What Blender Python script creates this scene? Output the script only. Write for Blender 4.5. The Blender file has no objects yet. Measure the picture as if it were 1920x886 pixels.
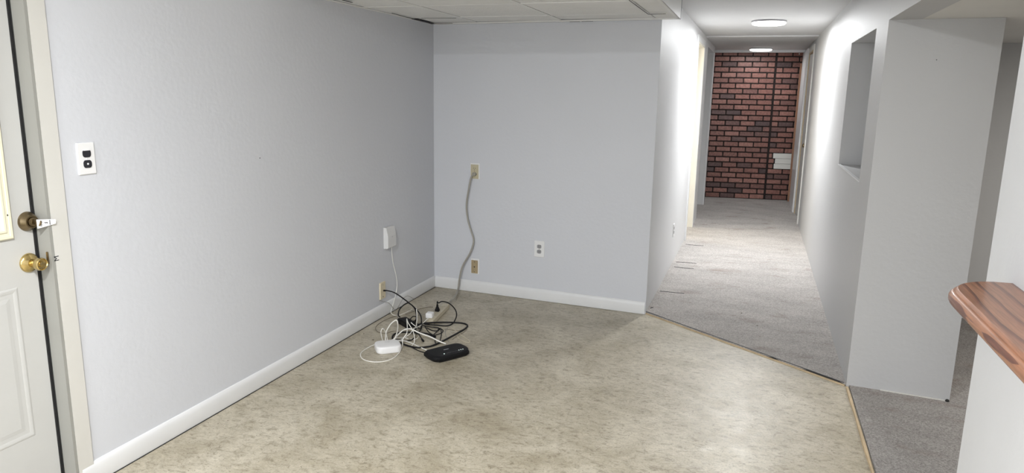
import bpy, bmesh, math, random
from mathutils import Vector, Matrix, Euler
random.seed(7)
S = bpy.context.scene
C = S.collection
# ------------------------------------------------------------------ camera
F, YAW, PITCH, ROLL, EYE = 1329.48, 0.32738, 0.19799, 0.01806, 1.5
fwd = Vector((-math.sin(YAW)*math.cos(PITCH), math.cos(YAW)*math.cos(PITCH), -math.sin(PITCH)))
rt0 = Vector((math.cos(YAW), math.sin(YAW), 0)); up0 = rt0.cross(fwd)
RT = rt0*math.cos(ROLL) + up0*math.sin(ROLL); UP = up0*math.cos(ROLL) - rt0*math.sin(ROLL)
cd = bpy.data.cameras.new('camera'); cam = bpy.data.objects.new('camera', cd); C.objects.link(cam)
m3 = Matrix((RT, UP, -fwd)).transposed()
cam.matrix_world = Matrix.Translation((0, 0, EYE)) @ m3.to_4x4()
cd.sensor_width = 36; cd.lens = F/1920*36; cd.clip_start = 0.02; cd.clip_end = 100
S.camera = cam
# ------------------------------------------------------------------ world, exposure
w = bpy.data.worlds.new('world'); S.world = w; w.use_nodes = True
bg = w.node_tree.nodes['Background']; bg.inputs[0].default_value = (0.75, 0.87, 1.0, 1); bg.inputs[1].default_value = 1.6
S.view_settings.view_transform = 'Standard'; S.view_settings.look = 'None'
S.view_settings.exposure = 0.0; S.view_settings.gamma = 1; S.view_settings.use_curve_mapping = False
# strengths of lamps and added fill lights (watts)
LAMP_ROOM, FILL_BACK, LAMP_HALL, LAMP_HALL2, LAMP_SIDE, FILL_RIGHT = 100, 56, 60, 82, 20, 30
FILL_PANEL = 88
WARM = (1.0, 0.95, 0.88); COOL = (0.97, 0.985, 1.0)
ZR_ = 2.36
def area(name, loc, size, power, col, rot=(0,0,0), shape='DISK'):
    ld = bpy.data.lights.new(name, 'AREA'); ld.shape = shape; ld.size = size; ld.energy = power; ld.color = col
    o = bpy.data.objects.new(name, ld); C.objects.link(o); o.location = loc; o.rotation_euler = rot
    return o
area('room_lamp_light', (-0.95, 0.4, 2.305), 0.18, LAMP_ROOM, COOL)
rw = area('rear_fill_light', (-1.05, -3.96, 1.25), 2.2, FILL_BACK, COOL, (math.radians(-90), 0, 0), 'RECTANGLE'); rw.data.size_y = 1.9; rw.rotation_euler = (math.radians(90), 0, 0)  # large soft fill added behind the camera, no window known there
pl = area('panel_fill_light', (-0.9, -1.6, ZR_-.035), 1.2, FILL_PANEL, COOL, shape='RECTANGLE'); pl.data.size_y = .6  # soft overhead fill added over the unseen rear of the room
area('hall_lamp_light', (0.02, 7.05, 2.143), 0.24, LAMP_HALL, COOL)
area('far_lamp_light', (-0.045, 10.7, 2.143), 0.24, LAMP_HALL2, COOL)
area('side_room_light', (-1.7, 8.1, 1.95), 0.5, LAMP_SIDE, (1.0, 0.88, 0.68), (0, math.radians(-60), 0))
area('right_room_fill', (2.3, 3.6, 1.86), 0.25, FILL_RIGHT, WARM)  # unseen fill added to brighten the right room

# ------------------------------------------------------------------ geometry of the photograph: pixel -> real point on a real surface
CAM = Vector((0, 0, EYE))
def ray(x, y): return fwd + RT*((x-960)/F) - UP*((y-443)/F)
def fl(x, y, z=0.0):
    d = ray(x, y); return CAM + d*((z-EYE)/d.z)
def onX(x, y, X):
    d = ray(x, y); return CAM + d*(X/d.x)
def onY(x, y, Y):
    d = ray(x, y); return CAM + d*(Y/d.y)

# ------------------------------------------------------------------ materials
def newmat(name):
    m = bpy.data.materials.new(name); m.use_nodes = True
    nt = m.node_tree; return m, nt, nt.nodes['Principled BSDF']
def simple(name, col, rough=0.5, metal=0, bump=0, bscale=60, var=0.03, vscale=8, spec=0.5):
    m, nt, b = newmat(name); N = nt.nodes; Lk = nt.links
    tc = N.new('ShaderNodeTexCoord')
    n = N.new('ShaderNodeTexNoise'); n.inputs['Scale'].default_value = vscale; n.inputs['Detail'].default_value = 4
    Lk.new(tc.outputs['Object'], n.inputs['Vector'])
    r = N.new('ShaderNodeValToRGB'); r.color_ramp.elements[0].position = .3; r.color_ramp.elements[1].position = .7
    r.color_ramp.elements[0].color = (*[max(0, c*(1-var)) for c in col], 1)
    r.color_ramp.elements[1].color = (*[min(1, c*(1+var)) for c in col], 1)
    Lk.new(n.outputs['Fac'], r.inputs['Fac']); Lk.new(r.outputs['Color'], b.inputs['Base Color'])
    b.inputs['Roughness'].default_value = rough; b.inputs['Metallic'].default_value = metal
    b.inputs['Specular IOR Level'].default_value = spec
    if bump:
        n2 = N.new('ShaderNodeTexNoise'); n2.inputs['Scale'].default_value = bscale; n2.inputs['Detail'].default_value = 3
        Lk.new(tc.outputs['Object'], n2.inputs['Vector'])
        bp = N.new('ShaderNodeBump'); bp.inputs['Strength'].default_value = bump; bp.inputs['Distance'].default_value = 0.004
        Lk.new(n2.outputs['Fac'], bp.inputs['Height']); Lk.new(bp.outputs['Normal'], b.inputs['Normal'])
    return m
M = {}
M['wall'] = simple('grey_blue_wall_paint', (0.620, 0.634, 0.672), 0.55, bump=.25, bscale=45, var=.012, vscale=1.2)
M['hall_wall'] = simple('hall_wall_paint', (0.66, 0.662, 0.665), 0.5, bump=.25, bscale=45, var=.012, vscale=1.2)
M['grey_wall'] = simple('plain_grey_wall_paint', (0.58, 0.585, 0.59), 0.6, bump=.25, bscale=45, var=.012, vscale=1.2)
M['trim'] = simple('white_trim_paint', (0.74, 0.745, 0.75), 0.35, var=.015, bump=.1, bscale=20)
M['casing'] = simple('cream_casing_paint', (0.60, 0.59, 0.555), 0.4, var=.02, bump=.1, bscale=20)
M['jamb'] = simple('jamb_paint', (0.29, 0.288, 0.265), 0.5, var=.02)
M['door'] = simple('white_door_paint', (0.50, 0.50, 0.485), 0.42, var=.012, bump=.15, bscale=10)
M['door_cream'] = simple('cream_door_paint', (0.78, 0.75, 0.66), 0.5, var=.02)
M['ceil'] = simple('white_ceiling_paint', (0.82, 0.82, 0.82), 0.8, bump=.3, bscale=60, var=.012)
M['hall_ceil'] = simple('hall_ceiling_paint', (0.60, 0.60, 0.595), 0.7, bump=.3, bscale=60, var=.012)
M['near_wall'] = simple('white_wall_paint', (0.585, 0.59, 0.60), 0.5, bump=.2, bscale=45, var=.012)
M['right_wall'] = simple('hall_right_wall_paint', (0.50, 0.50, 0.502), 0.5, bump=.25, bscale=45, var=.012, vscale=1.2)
M['tile'] = simple('ceiling_tile', (0.80, 0.80, 0.785), 0.85, bump=.5, bscale=90, var=.02)
M['grid'] = simple('ceiling_grid_metal', (0.80, 0.80, 0.78), 0.45, var=.02)
M['soffit'] = simple('soffit_paint', (0.72, 0.71, 0.68), 0.7, var=.03, vscale=3, bump=.2)
M['gasket'] = simple('black_weatherstrip', (0.012, 0.012, 0.013), 0.6)
M['brass'] = simple('polished_brass', (0.56, 0.43, 0.19), 0.2, 1, var=.08)
M['antique'] = simple('antique_brass', (0.24, 0.185, 0.11), 0.33, 1, var=.1)
M['lite'] = simple('cream_lite_frame', (0.72, 0.69, 0.54), 0.4, var=.02)
M['dark'] = simple('dark_hole', (0.01, 0.01, 0.01), 0.7)
M['white_plastic'] = simple('white_plastic', (0.80, 0.80, 0.80), 0.32, var=.01)
M['grey_plastic'] = simple('grey_plastic', (0.30, 0.30, 0.31), 0.4, var=.02)
M['ivory'] = simple('ivory_plastic', (0.52, 0.47, 0.33), 0.4, var=.05)
M['cream_plastic'] = simple('cream_plastic', (0.70, 0.62, 0.45), 0.4, var=.03)
M['tan'] = simple('tan_plastic', (0.38, 0.30, 0.18), 0.45, var=.08, vscale=60)
M['box_white'] = simple('wall_box_plastic', (0.68, 0.68, 0.68), 0.5, var=.01)
M['black_cable'] = simple('black_cable', (0.008, 0.008, 0.009), 0.55, spec=.3)
M['white_cable'] = simple('white_cable', (0.82, 0.81, 0.76), 0.4, var=.01)
M['cream_cable'] = simple('cream_cable', (0.62, 0.57, 0.44), 0.45, var=.02)
M['grey_cable'] = simple('grey_cable', (0.30, 0.29, 0.27), 0.5, var=.02)
M['taupe_cable'] = simple('taupe_power_cord', (0.36, 0.345, 0.30), 0.45, var=.04)
M['thin_brown'] = simple('thin_brown_cable', (0.17, 0.145, 0.11), 0.5)
M['black_plastic'] = simple('black_plastic', (0.008, 0.008, 0.009), 0.5, var=.02, bump=.4, bscale=700, spec=.15)
M['strip'] = simple('beige_power_strip', (0.56, 0.51, 0.39), 0.45, var=.03)
M['led'] = None
M['paper'] = simple('white_tag', (0.88, 0.88, 0.90), 0.5, var=.01)
M['ink'] = simple('black_ink', (0.015, 0.015, 0.02), 0.6)
M['logo'] = simple('grey_print', (0.42, 0.42, 0.44), 0.5)
M['mortar'] = simple('dark_mortar', (0.022, 0.015, 0.014), 0.85, bump=.6, bscale=120, var=.2)
M['white_paint'] = simple('white_brick_paint', (0.80, 0.80, 0.76), 0.45, bump=.5, bscale=70, var=.03)
M['brown_wood'] = simple('brown_bare_wood', (0.30, 0.155, 0.09), 0.6, var=.15, vscale=14)
M['tan_wood'] = simple('tan_wood', (0.52, 0.40, 0.25), 0.6, var=.15, vscale=14)

def emis(name, col, s):
    m, nt, b = newmat(name); b.inputs['Base Color'].default_value = (*col, 1)
    b.inputs['Emission Color'].default_value = (*col, 1); b.inputs['Emission Strength'].default_value = s
    # slight procedural falloff of the diffuser plastic
    n = nt.nodes.new('ShaderNodeTexNoise'); n.inputs['Scale'].default_value = 3
    r = nt.nodes.new('ShaderNodeMapRange'); r.inputs['To Min'].default_value = .45; r.inputs['To Max'].default_value = .5
    nt.links.new(n.outputs['Fac'], r.inputs['Value']); nt.links.new(r.outputs[0], b.inputs['Roughness'])
    return m
M['diffuser'] = emis('lit_lamp_diffuser', (1, 0.99, 0.96), 3.2)
M['led'] = emis('indicator_light', (0.85, 1.0, 0.95), 1.2)

# brick: tone by object random, grain by noise
def brick_mat():
    m, nt, b = newmat('red_brown_brick'); N = nt.nodes; Lk = nt.links
    oi = N.new('ShaderNodeObjectInfo'); tc = N.new('ShaderNodeTexCoord')
    r = N.new('ShaderNodeValToRGB'); cr = r.color_ramp; cr.interpolation = 'LINEAR'
    for i, (p, c) in enumerate([(0, (0.095, 0.062, 0.062)), (.10, (0.150, 0.082, 0.074)), (.2, (0.225, 0.105, 0.086)), (.6, (0.275, 0.125, 0.100)), (1, (0.35, 0.175, 0.142))]):
        e = cr.elements[i] if i < 2 else cr.elements.new(p); e.position = p; e.color = (*c, 1)
    cr.elements[1].position = .10
    Lk.new(oi.outputs['Random'], r.inputs['Fac'])
    n = N.new('ShaderNodeTexNoise'); n.inputs['Scale'].default_value = 38; n.inputs['Detail'].default_value = 5
    ad = N.new('ShaderNodeVectorMath'); ad.operation = 'ADD'
    Lk.new(tc.outputs['Object'], ad.inputs[0]); Lk.new(oi.outputs['Location'], ad.inputs[1]); Lk.new(ad.outputs[0], n.inputs['Vector'])
    mr = N.new('ShaderNodeMapRange'); mr.inputs['From Min'].default_value = .3; mr.inputs['From Max'].default_value = .7
    mr.inputs['To Min'].default_value = .72; mr.inputs['To Max'].default_value = 1.25
    Lk.new(n.outputs['Fac'], mr.inputs['Value'])
    mx = N.new('ShaderNodeVectorMath'); mx.operation = 'MULTIPLY'
    cb = N.new('ShaderNodeCombineXYZ')
    for i in range(3): Lk.new(mr.outputs[0], cb.inputs[i])
    Lk.new(r.outputs['Color'], mx.inputs[0]); Lk.new(cb.outputs[0], mx.inputs[1])
    n3 = N.new('ShaderNodeTexNoise'); n3.inputs['Scale'].default_value = 90; n3.inputs['Detail'].default_value = 2
    Lk.new(ad.outputs[0], n3.inputs['Vector'])
    mk = N.new('ShaderNodeMapRange'); mk.inputs['From Min'].default_value = .66; mk.inputs['From Max'].default_value = .72
    Lk.new(n3.outputs['Fac'], mk.inputs['Value'])
    mix = N.new('ShaderNodeMix'); mix.data_type = 'RGBA'; mix.inputs['B'].default_value = (0.02, 0.013, 0.012, 1)
    Lk.new(mk.outputs[0], mix.inputs['Factor']); Lk.new(mx.outputs[0], mix.inputs['A'])
    Lk.new(mix.outputs['Result'], b.inputs['Base Color'])
    b.inputs['Roughness'].default_value = .42
    bp = N.new('ShaderNodeBump'); bp.inputs['Strength'].default_value = .5; bp.inputs['Distance'].default_value = .004
    Lk.new(n.outputs['Fac'], bp.inputs['Height']); Lk.new(bp.outputs['Normal'], b.inputs['Normal'])
    return m
M['brick'] = brick_mat()

def vinyl_mat():
    m, nt, b = newmat('mottled_vinyl_floor'); N = nt.nodes; Lk = nt.links
    tc = N.new('ShaderNodeTexCoord')
    def noise(s, d, rough=.6, dist=0, rot=0, sc=(1,1,1)):
        mp = N.new('ShaderNodeMapping'); mp.inputs['Rotation'].default_value = (0, 0, rot); mp.inputs['Scale'].default_value = sc
        Lk.new(tc.outputs['Object'], mp.inputs['Vector'])
        n = N.new('ShaderNodeTexNoise'); n.inputs['Scale'].default_value = s; n.inputs['Detail'].default_value = d
        n.inputs['Roughness'].default_value = rough; n.inputs['Distortion'].default_value = dist
        Lk.new(mp.outputs[0], n.inputs['Vector']); return n.outputs['Fac']
    def ramp(src, stops):
        r = N.new('ShaderNodeValToRGB'); cr = r.color_ramp
        for i, (p, c) in enumerate(stops):
            e = cr.elements[i] if i < 2 else cr.elements.new(p); e.position = p; e.color = (*c, 1)
        Lk.new(src, r.inputs['Fac']); return r.outputs['Color']
    def mix(f, a, bb, mode='MIX'):
        x = N.new('ShaderNodeMix'); x.data_type = 'RGBA'; x.blend_type = mode
        if isinstance(f, float): x.inputs['Factor'].default_value = f
        else: Lk.new(f, x.inputs['Factor'])
        for nm, v in (('A', a), ('B', bb)):
            if isinstance(v, tuple): x.inputs[nm].default_value = (*v, 1)
            else: Lk.new(v, x.inputs[nm])
        return x.outputs['Result']
    base = ramp(noise(3.2, 6, .65, .6), [(.32, (0.355, 0.312, 0.228)), (.62, (0.525, 0.480, 0.388))])
    mott = ramp(noise(24, 6, .75, .8, .5, (1, 1.7, 1)), [(.36, (0.58, 0.555, 0.50)), (.47, (0.93, 0.925, 0.91)), (.68, (1.14, 1.14, 1.13))])
    c = mix(1.0, base, mott, 'MULTIPLY')
    fine = ramp(noise(120, 3, .7), [(.33, (0.70, 0.69, 0.66)), (.5, (1, 1, 1))])
    c = mix(.8, c, fine, 'MULTIPLY')
    sp = N.new('ShaderNodeMapRange'); sp.inputs['From Min'].default_value = .64; sp.inputs['From Max'].default_value = .70
    Lk.new(noise(85, 3, .6, .6, 1.1, (1, 1.5, 1)), sp.inputs['Value'])
    c = mix(sp.outputs[0], c, (0.12, 0.09, 0.055))
    Lk.new(c, b.inputs['Base Color'])
    rr = N.new('ShaderNodeMapRange'); rr.inputs['To Min'].default_value = .26; rr.inputs['To Max'].default_value = .5
    Lk.new(noise(9, 4, .6), rr.inputs['Value']); Lk.new(rr.outputs[0], b.inputs['Roughness'])
    bp = N.new('ShaderNodeBump'); bp.inputs['Strength'].default_value = .5; bp.inputs['Distance'].default_value = .002
    Lk.new(noise(70, 4, .7), bp.inputs['Height']); Lk.new(bp.outputs['Normal'], b.inputs['Normal'])
    return m
M['vinyl'] = vinyl_mat()

def carpet_mat(name, lo, hi, stain):
    m, nt, b = newmat(name); N = nt.nodes; Lk = nt.links
    tc = N.new('ShaderNodeTexCoord')
    def noise(s, d, sc=(1,1,1), rough=.6):
        mp = N.new('ShaderNodeMapping'); mp.inputs['Scale'].default_value = sc
        Lk.new(tc.outputs['Object'], mp.inputs['Vector'])
        n = N.new('ShaderNodeTexNoise'); n.inputs['Scale'].default_value = s; n.inputs['Detail'].default_value = d; n.inputs['Roughness'].default_value = rough
        Lk.new(mp.outputs[0], n.inputs['Vector']); return n.outputs['Fac']
    r = N.new('ShaderNodeValToRGB'); r.color_ramp.elements[0].position = .36; r.color_ramp.elements[1].position = .64
    r.color_ramp.elements[0].color = (*lo, 1); r.color_ramp.elements[1].color = (*hi, 1)
    Lk.new(noise(125, 5, rough=.8), r.inputs['Fac'])
    big = N.new('ShaderNodeMapRange'); big.inputs['From Min'].default_value = .3; big.inputs['From Max'].default_value = .7
    big.inputs['To Min'].default_value = .86; big.inputs['To Max'].default_value = 1.1
    Lk.new(noise(2.2, 5, (1, 2.2, 1)), big.inputs['Value'])
    v = N.new('ShaderNodeVectorMath'); v.operation = 'SCALE'; Lk.new(r.outputs['Color'], v.inputs[0]); Lk.new(big.outputs[0], v.inputs['Scale'])
    st = N.new('ShaderNodeMapRange'); st.inputs['From Min'].default_value = .56; st.inputs['From Max'].default_value = .72; st.inputs['To Max'].default_value = stain
    Lk.new(noise(3.1, 5, (1, 1.6, 1)), st.inputs['Value'])
    x = N.new('ShaderNodeMix'); x.data_type = 'RGBA'; x.inputs['B'].default_value = (0.19, 0.13, 0.10, 1)
    Lk.new(st.outputs[0], x.inputs['Factor']); Lk.new(v.outputs[0], x.inputs['A']); Lk.new(x.outputs['Result'], b.inputs['Base Color'])
    b.inputs['Roughness'].default_value = .95; b.inputs['Specular IOR Level'].default_value = .15
    bp = N.new('ShaderNodeBump'); bp.inputs['Strength'].default_value = .9; bp.inputs['Distance'].default_value = .006
    Lk.new(noise(130, 4, rough=.7), bp.inputs['Height']); Lk.new(bp.outputs['Normal'], b.inputs['Normal'])
    return m
M['carpet'] = carpet_mat('grey_carpet', (0.26, 0.242, 0.228), (0.60, 0.57, 0.54), .45)
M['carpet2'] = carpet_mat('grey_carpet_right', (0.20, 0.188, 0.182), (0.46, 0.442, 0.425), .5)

def oak_mat():
    m, nt, b = newmat('varnished_oak'); N = nt.nodes; Lk = nt.links
    tc = N.new('ShaderNodeTexCoord'); mp = N.new('ShaderNodeMapping')
    mp.inputs['Rotation'].default_value = (0, 0, math.radians(3)); mp.inputs['Scale'].default_value = (1, .13, 1)
    Lk.new(tc.outputs['Object'], mp.inputs['Vector'])
    wv = N.new('ShaderNodeTexWave'); wv.wave_type = 'BANDS'; wv.bands_direction = 'X'; wv.wave_profile = 'SAW'
    wv.inputs['Scale'].default_value = 8; wv.inputs['Distortion'].default_value = 5.5; wv.inputs['Detail'].default_value = 3
    wv.inputs['Detail Scale'].default_value = 1.3; Lk.new(mp.outputs[0], wv.inputs['Vector'])
    r = N.new('ShaderNodeValToRGB'); cr = r.color_ramp
    for i, (p, c) in enumerate([(0, (0.285, 0.130, 0.070)), (.70, (0.265, 0.115, 0.062)), (.88, (0.160, 0.062, 0.036)), (1, (0.105, 0.040, 0.025))]):
        e = cr.elements[i] if i < 2 else cr.elements.new(p); e.position = p; e.color = (*c, 1)
    Lk.new(wv.outputs['Fac'], r.inputs['Fac'])
    mp2 = N.new('ShaderNodeMapping'); mp2.inputs['Scale'].default_value = (1, .05, 1); Lk.new(tc.outputs['Object'], mp2.inputs['Vector'])
    n = N.new('ShaderNodeTexNoise'); n.inputs['Scale'].default_value = 220; n.inputs['Detail'].default_value = 3; Lk.new(mp2.outputs[0], n.inputs['Vector'])
    mr = N.new('ShaderNodeMapRange'); mr.inputs['From Min'].default_value = .35; mr.inputs['From Max'].default_value = .65
    mr.inputs['To Min'].default_value = .75; mr.inputs['To Max'].default_value = 1.15; Lk.new(n.outputs['Fac'], mr.inputs['Value'])
    v = N.new('ShaderNodeVectorMath'); v.operation = 'SCALE'; Lk.new(r.outputs['Color'], v.inputs[0]); Lk.new(mr.outputs[0], v.inputs['Scale'])
    Lk.new(v.outputs[0], b.inputs['Base Color']); b.inputs['Roughness'].default_value = .36
    b.inputs['Coat Weight'].default_value = .2; b.inputs['Coat Roughness'].default_value = .15
    return m
M['oak'] = oak_mat()
def glass_mat():
    m, nt, b = newmat('window_glass'); N = nt.nodes; Lk = nt.links
    tr = N.new('ShaderNodeBsdfTransparent'); gl = N.new('ShaderNodeBsdfGlossy'); gl.inputs['Roughness'].default_value = .05
    fr = N.new('ShaderNodeFresnel'); fr.inputs['IOR'].default_value = 1.45
    mx = N.new('ShaderNodeMixShader'); Lk.new(fr.outputs[0], mx.inputs[0]); Lk.new(tr.outputs[0], mx.inputs[1]); Lk.new(gl.outputs[0], mx.inputs[2])
    Lk.new(mx.outputs[0], nt.nodes['Material Output'].inputs['Surface']); return m
M['glass'] = glass_mat()

# ------------------------------------------------------------------ mesh helpers
def add_box(bm, a, b, mat=None):
    x0, x1 = sorted((a[0], b[0])); y0, y1 = sorted((a[1], b[1])); z0, z1 = sorted((a[2], b[2]))
    v = [bm.verts.new(p) for p in [(x0,y0,z0),(x1,y0,z0),(x1,y1,z0),(x0,y1,z0),(x0,y0,z1),(x1,y0,z1),(x1,y1,z1),(x0,y1,z1)]]
    if mat is not None:
        for q in v: q.co = mat @ q.co
    for f in [(0,3,2,1),(4,5,6,7),(0,1,5,4),(1,2,6,5),(2,3,7,6),(3,0,4,7)]: bm.faces.new([v[i] for i in f])
    return v
def add_prism(bm, pts, z0, z1):
    lo = [bm.verts.new((p[0], p[1], z0)) for p in pts]; hi = [bm.verts.new((p[0], p[1], z1)) for p in pts]
    bm.faces.new(lo[::-1]); bm.faces.new(hi)
    for i in range(len(pts)):
        j = (i+1) % len(pts); bm.faces.new([lo[i], lo[j], hi[j], hi[i]])
def add_loft(bm, rings, cap=True):
    R = [[bm.verts.new(p) for p in r] for r in rings]
    n = len(R[0])
    for a, b in zip(R, R[1:]):
        for i in range(n):
            j = (i+1) % n; bm.faces.new([a[i], a[j], b[j], b[i]])
    if cap: bm.faces.new(R[0][::-1]); bm.faces.new(R[-1])
def add_lathe(bm, prof, origin, axis, seg=24):
    axis = Vector(axis).normalized(); q = axis.to_track_quat('Z', 'Y'); rings = []
    for r, h in prof:
        rings.append([Vector(origin) + q @ Vector((r*math.cos(2*math.pi*i/seg), r*math.sin(2*math.pi*i/seg), h)) for i in range(seg)])
    add_loft(bm, rings)
def smooth_path(P, sub=5):
    P = [Vector(p) for p in P]; out = []
    for i in range(len(P)-1):
        p0 = P[max(i-1, 0)]; p1 = P[i]; p2 = P[i+1]; p3 = P[min(i+2, len(P)-1)]
        for k in range(sub):
            t = k/sub
            out.append(.5*((2*p1) + (p2-p0)*t + (2*p0-5*p1+4*p2-p3)*t*t + (3*p1-p0-3*p2+p3)*t**3))
    out.append(P[-1]); return out
def add_tube(bm, P, r, seg=8, sub=5):
    P = smooth_path(P, sub); up = Vector((0, 0, 1)); rings = []
    prev = None
    for i, p in enumerate(P):
        t = (P[min(i+1, len(P)-1)] - P[max(i-1, 0)])
        if t.length < 1e-7: t = Vector((0, 0, 1))
        t.normalize()
        if prev is None: a = t.orthogonal().normalized()
        else:
            a = prev - t*prev.dot(t)
            a = a.normalized() if a.length > 1e-6 else t.orthogonal().normalized()
        prev = a; b = t.cross(a)
        rings.append([p + (a*math.cos(2*math.pi*k/seg) + b*math.sin(2*math.pi*k/seg))*r for k in range(seg)])
    add_loft(bm, rings)
def obj(name, bm, mat, parent=None, bevel=0, smooth=False, seg=2):
    bmesh.ops.recalc_face_normals(bm, faces=bm.faces)
    if bevel: bmesh.ops.bevel(bm, geom=bm.edges[:], offset=bevel, segments=seg, affect='EDGES', profile=.6, clamp_overlap=True)
    me = bpy.data.meshes.new(name); bm.to_mesh(me); bm.free()
    if smooth:
        for p in me.polygons: p.use_smooth = True
        if bevel or smooth == 'auto':
            try: me.set_sharp_from_angle(angle=math.radians(40))
            except Exception: pass
    me.materials.append(M[mat] if isinstance(mat, str) else mat)
    o = bpy.data.objects.new(name, me); C.objects.link(o)
    if parent: o.parent = parent
    return o
def box(name, a, b, mat, parent=None, bevel=0, **k):
    bm = bmesh.new(); add_box(bm, a, b); return obj(name, bm, mat, parent, bevel, **k)
def boxes(name, L, mat, parent=None, bevel=0):
    bm = bmesh.new()
    for a, b in L: add_box(bm, a, b)
    return obj(name, bm, mat, parent, bevel)
def struct(o): o['kind'] = 'structure'; return o
def tag(o, label, cat, group=None):
    o['label'] = label; o['category'] = cat
    if group: o['group'] = group
    return o
def empty(name, loc=(0,0,0), rot=(0,0,0)):
    o = bpy.data.objects.new(name, None); C.objects.link(o); o.location = loc; o.rotation_euler = rot; o.empty_display_size = .05
    return o
def rounded(w, h, r, n=5):
    pts = []
    for cx, cy, a0 in ((w/2-r, h/2-r, 0), (-w/2+r, h/2-r, 90), (-w/2+r, -h/2+r, 180), (w/2-r, -h/2+r, 270)):
        for k in range(n+1):
            a = math.radians(a0 + 90*k/n); pts.append((cx + r*math.cos(a), cy + r*math.sin(a)))
    return pts
def text(name, body, size, mat, parent, mtx, ext=.0004):
    cu = bpy.data.curves.new(name, 'FONT'); cu.body = body; cu.size = size; cu.extrude = ext; cu.align_x = 'CENTER'; cu.align_y = 'CENTER'
    t = bpy.data.objects.new(name, cu); C.objects.link(t)
    bpy.context.view_layer.update()
    me = bpy.data.meshes.new_from_object(t); bpy.data.objects.remove(t)
    me.transform(mtx); me.materials.clear(); me.materials.append(M[mat])
    o = bpy.data.objects.new(name, me); C.objects.link(o)
    if parent: o.parent = parent
    return o

# ------------------------------------------------------------------ dimensions
XL = -2.316                      # left wall face
BW0, BW1 = (-2.316, 4.935), (-0.642, 4.835)     # back wall face, slightly out of square
HX0, HX1 = -0.642, 0.558         # hallway walls
ZT, ZH, ZR, ZS = 1.992, 2.19, 2.36, 1.883       # tiled ceiling, hall ceiling, room ceiling, right-hand soffit
CZ = 0.012                       # carpet height
YB = -4.0
# floor
struct(box('floor', (-2.6, YB-.2, -.06), (0.62, 5.1, 0), 'vinyl'))
hall = [(HX0-.02, 4.868), (0.548, 3.972), (0.548, 3.97), (0.95, 3.97), (0.95, 11.6), (-1.9, 11.6), (-1.9, 7.4), (HX0-.02, 7.4)]
bm = bmesh.new(); add_prism(bm, hall, -.02, CZ); carpet = struct(obj('hall_carpet', bm, 'carpet'))
carpet['kind'] = 'structure'
bm = bmesh.new(); add_prism(bm, [(0.572, YB-.1), (3.4, YB-.1), (3.4, 5.75), (1.0, 5.75), (1.0, 3.968), (0.572, 3.968)], -.02, CZ-.001)
struct(obj('right_room_carpet', bm, 'carpet2'))
# dark slits in the carpet near its left edge
def slit(px):
    P = [fl(x, y, CZ) for x, y in px]; bm = bmesh.new()
    add_tube(bm, [p + Vector((0, 0, -.001)) for p in P], .0045, 6, 3)
    return bm
for px in ([(1237, 545.5), (1259, 547.5), (1283, 550)], [(1264, 500), (1281, 502), (1301, 503.5)], [(1268, 491), (1285, 492), (1306, 493.5)], [(1286, 458), (1302, 459.5), (1319, 460.5)], [(1219.5, 577.5), (1222, 576.3), (1225, 576.5)]):
    obj('carpet_slit', slit(px), 'dark', carpet)
# threshold wood
def strip(name, a, b, w, z, mat):
    a = Vector((*a, 0)); b = Vector((*b, 0)); d = (b-a).normalized(); n = Vector((-d.y, d.x, 0))*w/2
    bm = bmesh.new()
    N_ = 14; L = (b-a).length; rings = []
    for i in range(N_+1):
        c = a + d*L*i/N_; j = 1 + .25*math.sin(i*2.1)
        rings.append([c-n*j, c+n*j, c+n*j*.8+Vector((0,0,z)), c-n*j*.8+Vector((0,0,z))])
    add_loft(bm, rings); return obj(name, bm, mat)
struct(strip('trim_1', (-.655, 4.862), (0.552, 3.962), .012, .007, 'tan_wood'))
struct(strip('trim_2', (0.560, 3.935), (0.560, 1.5), .013, .010, 'tan_wood'))
struct(strip('trim_3', (-.655, 4.874), (0.549, 3.976), .011, .0135, 'gasket'))

# left wall with door opening y .87..1.785, z to 2.05
D0, D1, DZ = 0.860, 1.787, 2.05
struct(boxes('wall_left', [((XL, D1, 0), (XL-.12, 5.1, ZR+.1)), ((XL, D0, DZ), (XL-.12, D1, ZR+.1)), ((XL, YB-.1, 0), (XL-.12, D0, ZR+.1))], 'wall'))
# back wall (skewed prism), thick as the side room partition
bm = bmesh.new(); add_prism(bm, [BW0, BW1, (-0.642, 5.05), (XL, 5.05)], 0, ZR+.1); struct(obj('wall_back', bm, 'wall'))
# hall left wall: openings y 7.66..8.44 (doorway) and 9.2..10.3 (opening)
O1a, O1b, O1z, O2a, O2b, O2z = 7.63, 8.42, 2.06, 9.10, 10.30, 2.10
T = -0.12
struct(boxes('wall_hall_left', [((HX0, 5.05, 0), (HX0+T, O1a, ZH)), ((HX0, O1a, O1z), (HX0+T, O1b, ZH)), ((HX0, O1b, 0), (HX0+T, O2a, ZH)),
    ((HX0, O2a, O2z), (HX0+T, O2b, ZH)), ((HX0, O2b, 0), (HX0+T, O2b+.10, ZH))], 'hall_wall'))
bm = bmesh.new(); add_prism(bm, [(-0.642, 4.8355), (-0.6415, 4.8355), (-0.6415, 5.05), (-0.642, 5.05)], 0, ZR)
struct(obj('wall_hall_return', bm, 'hall_wall'))
# side room and recess behind the openings
struct(boxes('wall_side_room', [((-2.9, 7.2, 0), (-2.8, 8.8, ZH)), ((-2.8, 7.1, 0), (HX0+T-.001, 7.2, ZH)), ((-2.8, 8.75, 0), (HX0+T-.001, 8.85, ZH))], 'door_cream'))
struct(boxes('wall_recess', [((-1.7, 8.9, 0), (-1.6, 11.6, ZH)), ((-1.6, 8.9, 0), (HX0+T-.001, 9.0, ZH))], 'grey_wall'))
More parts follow.
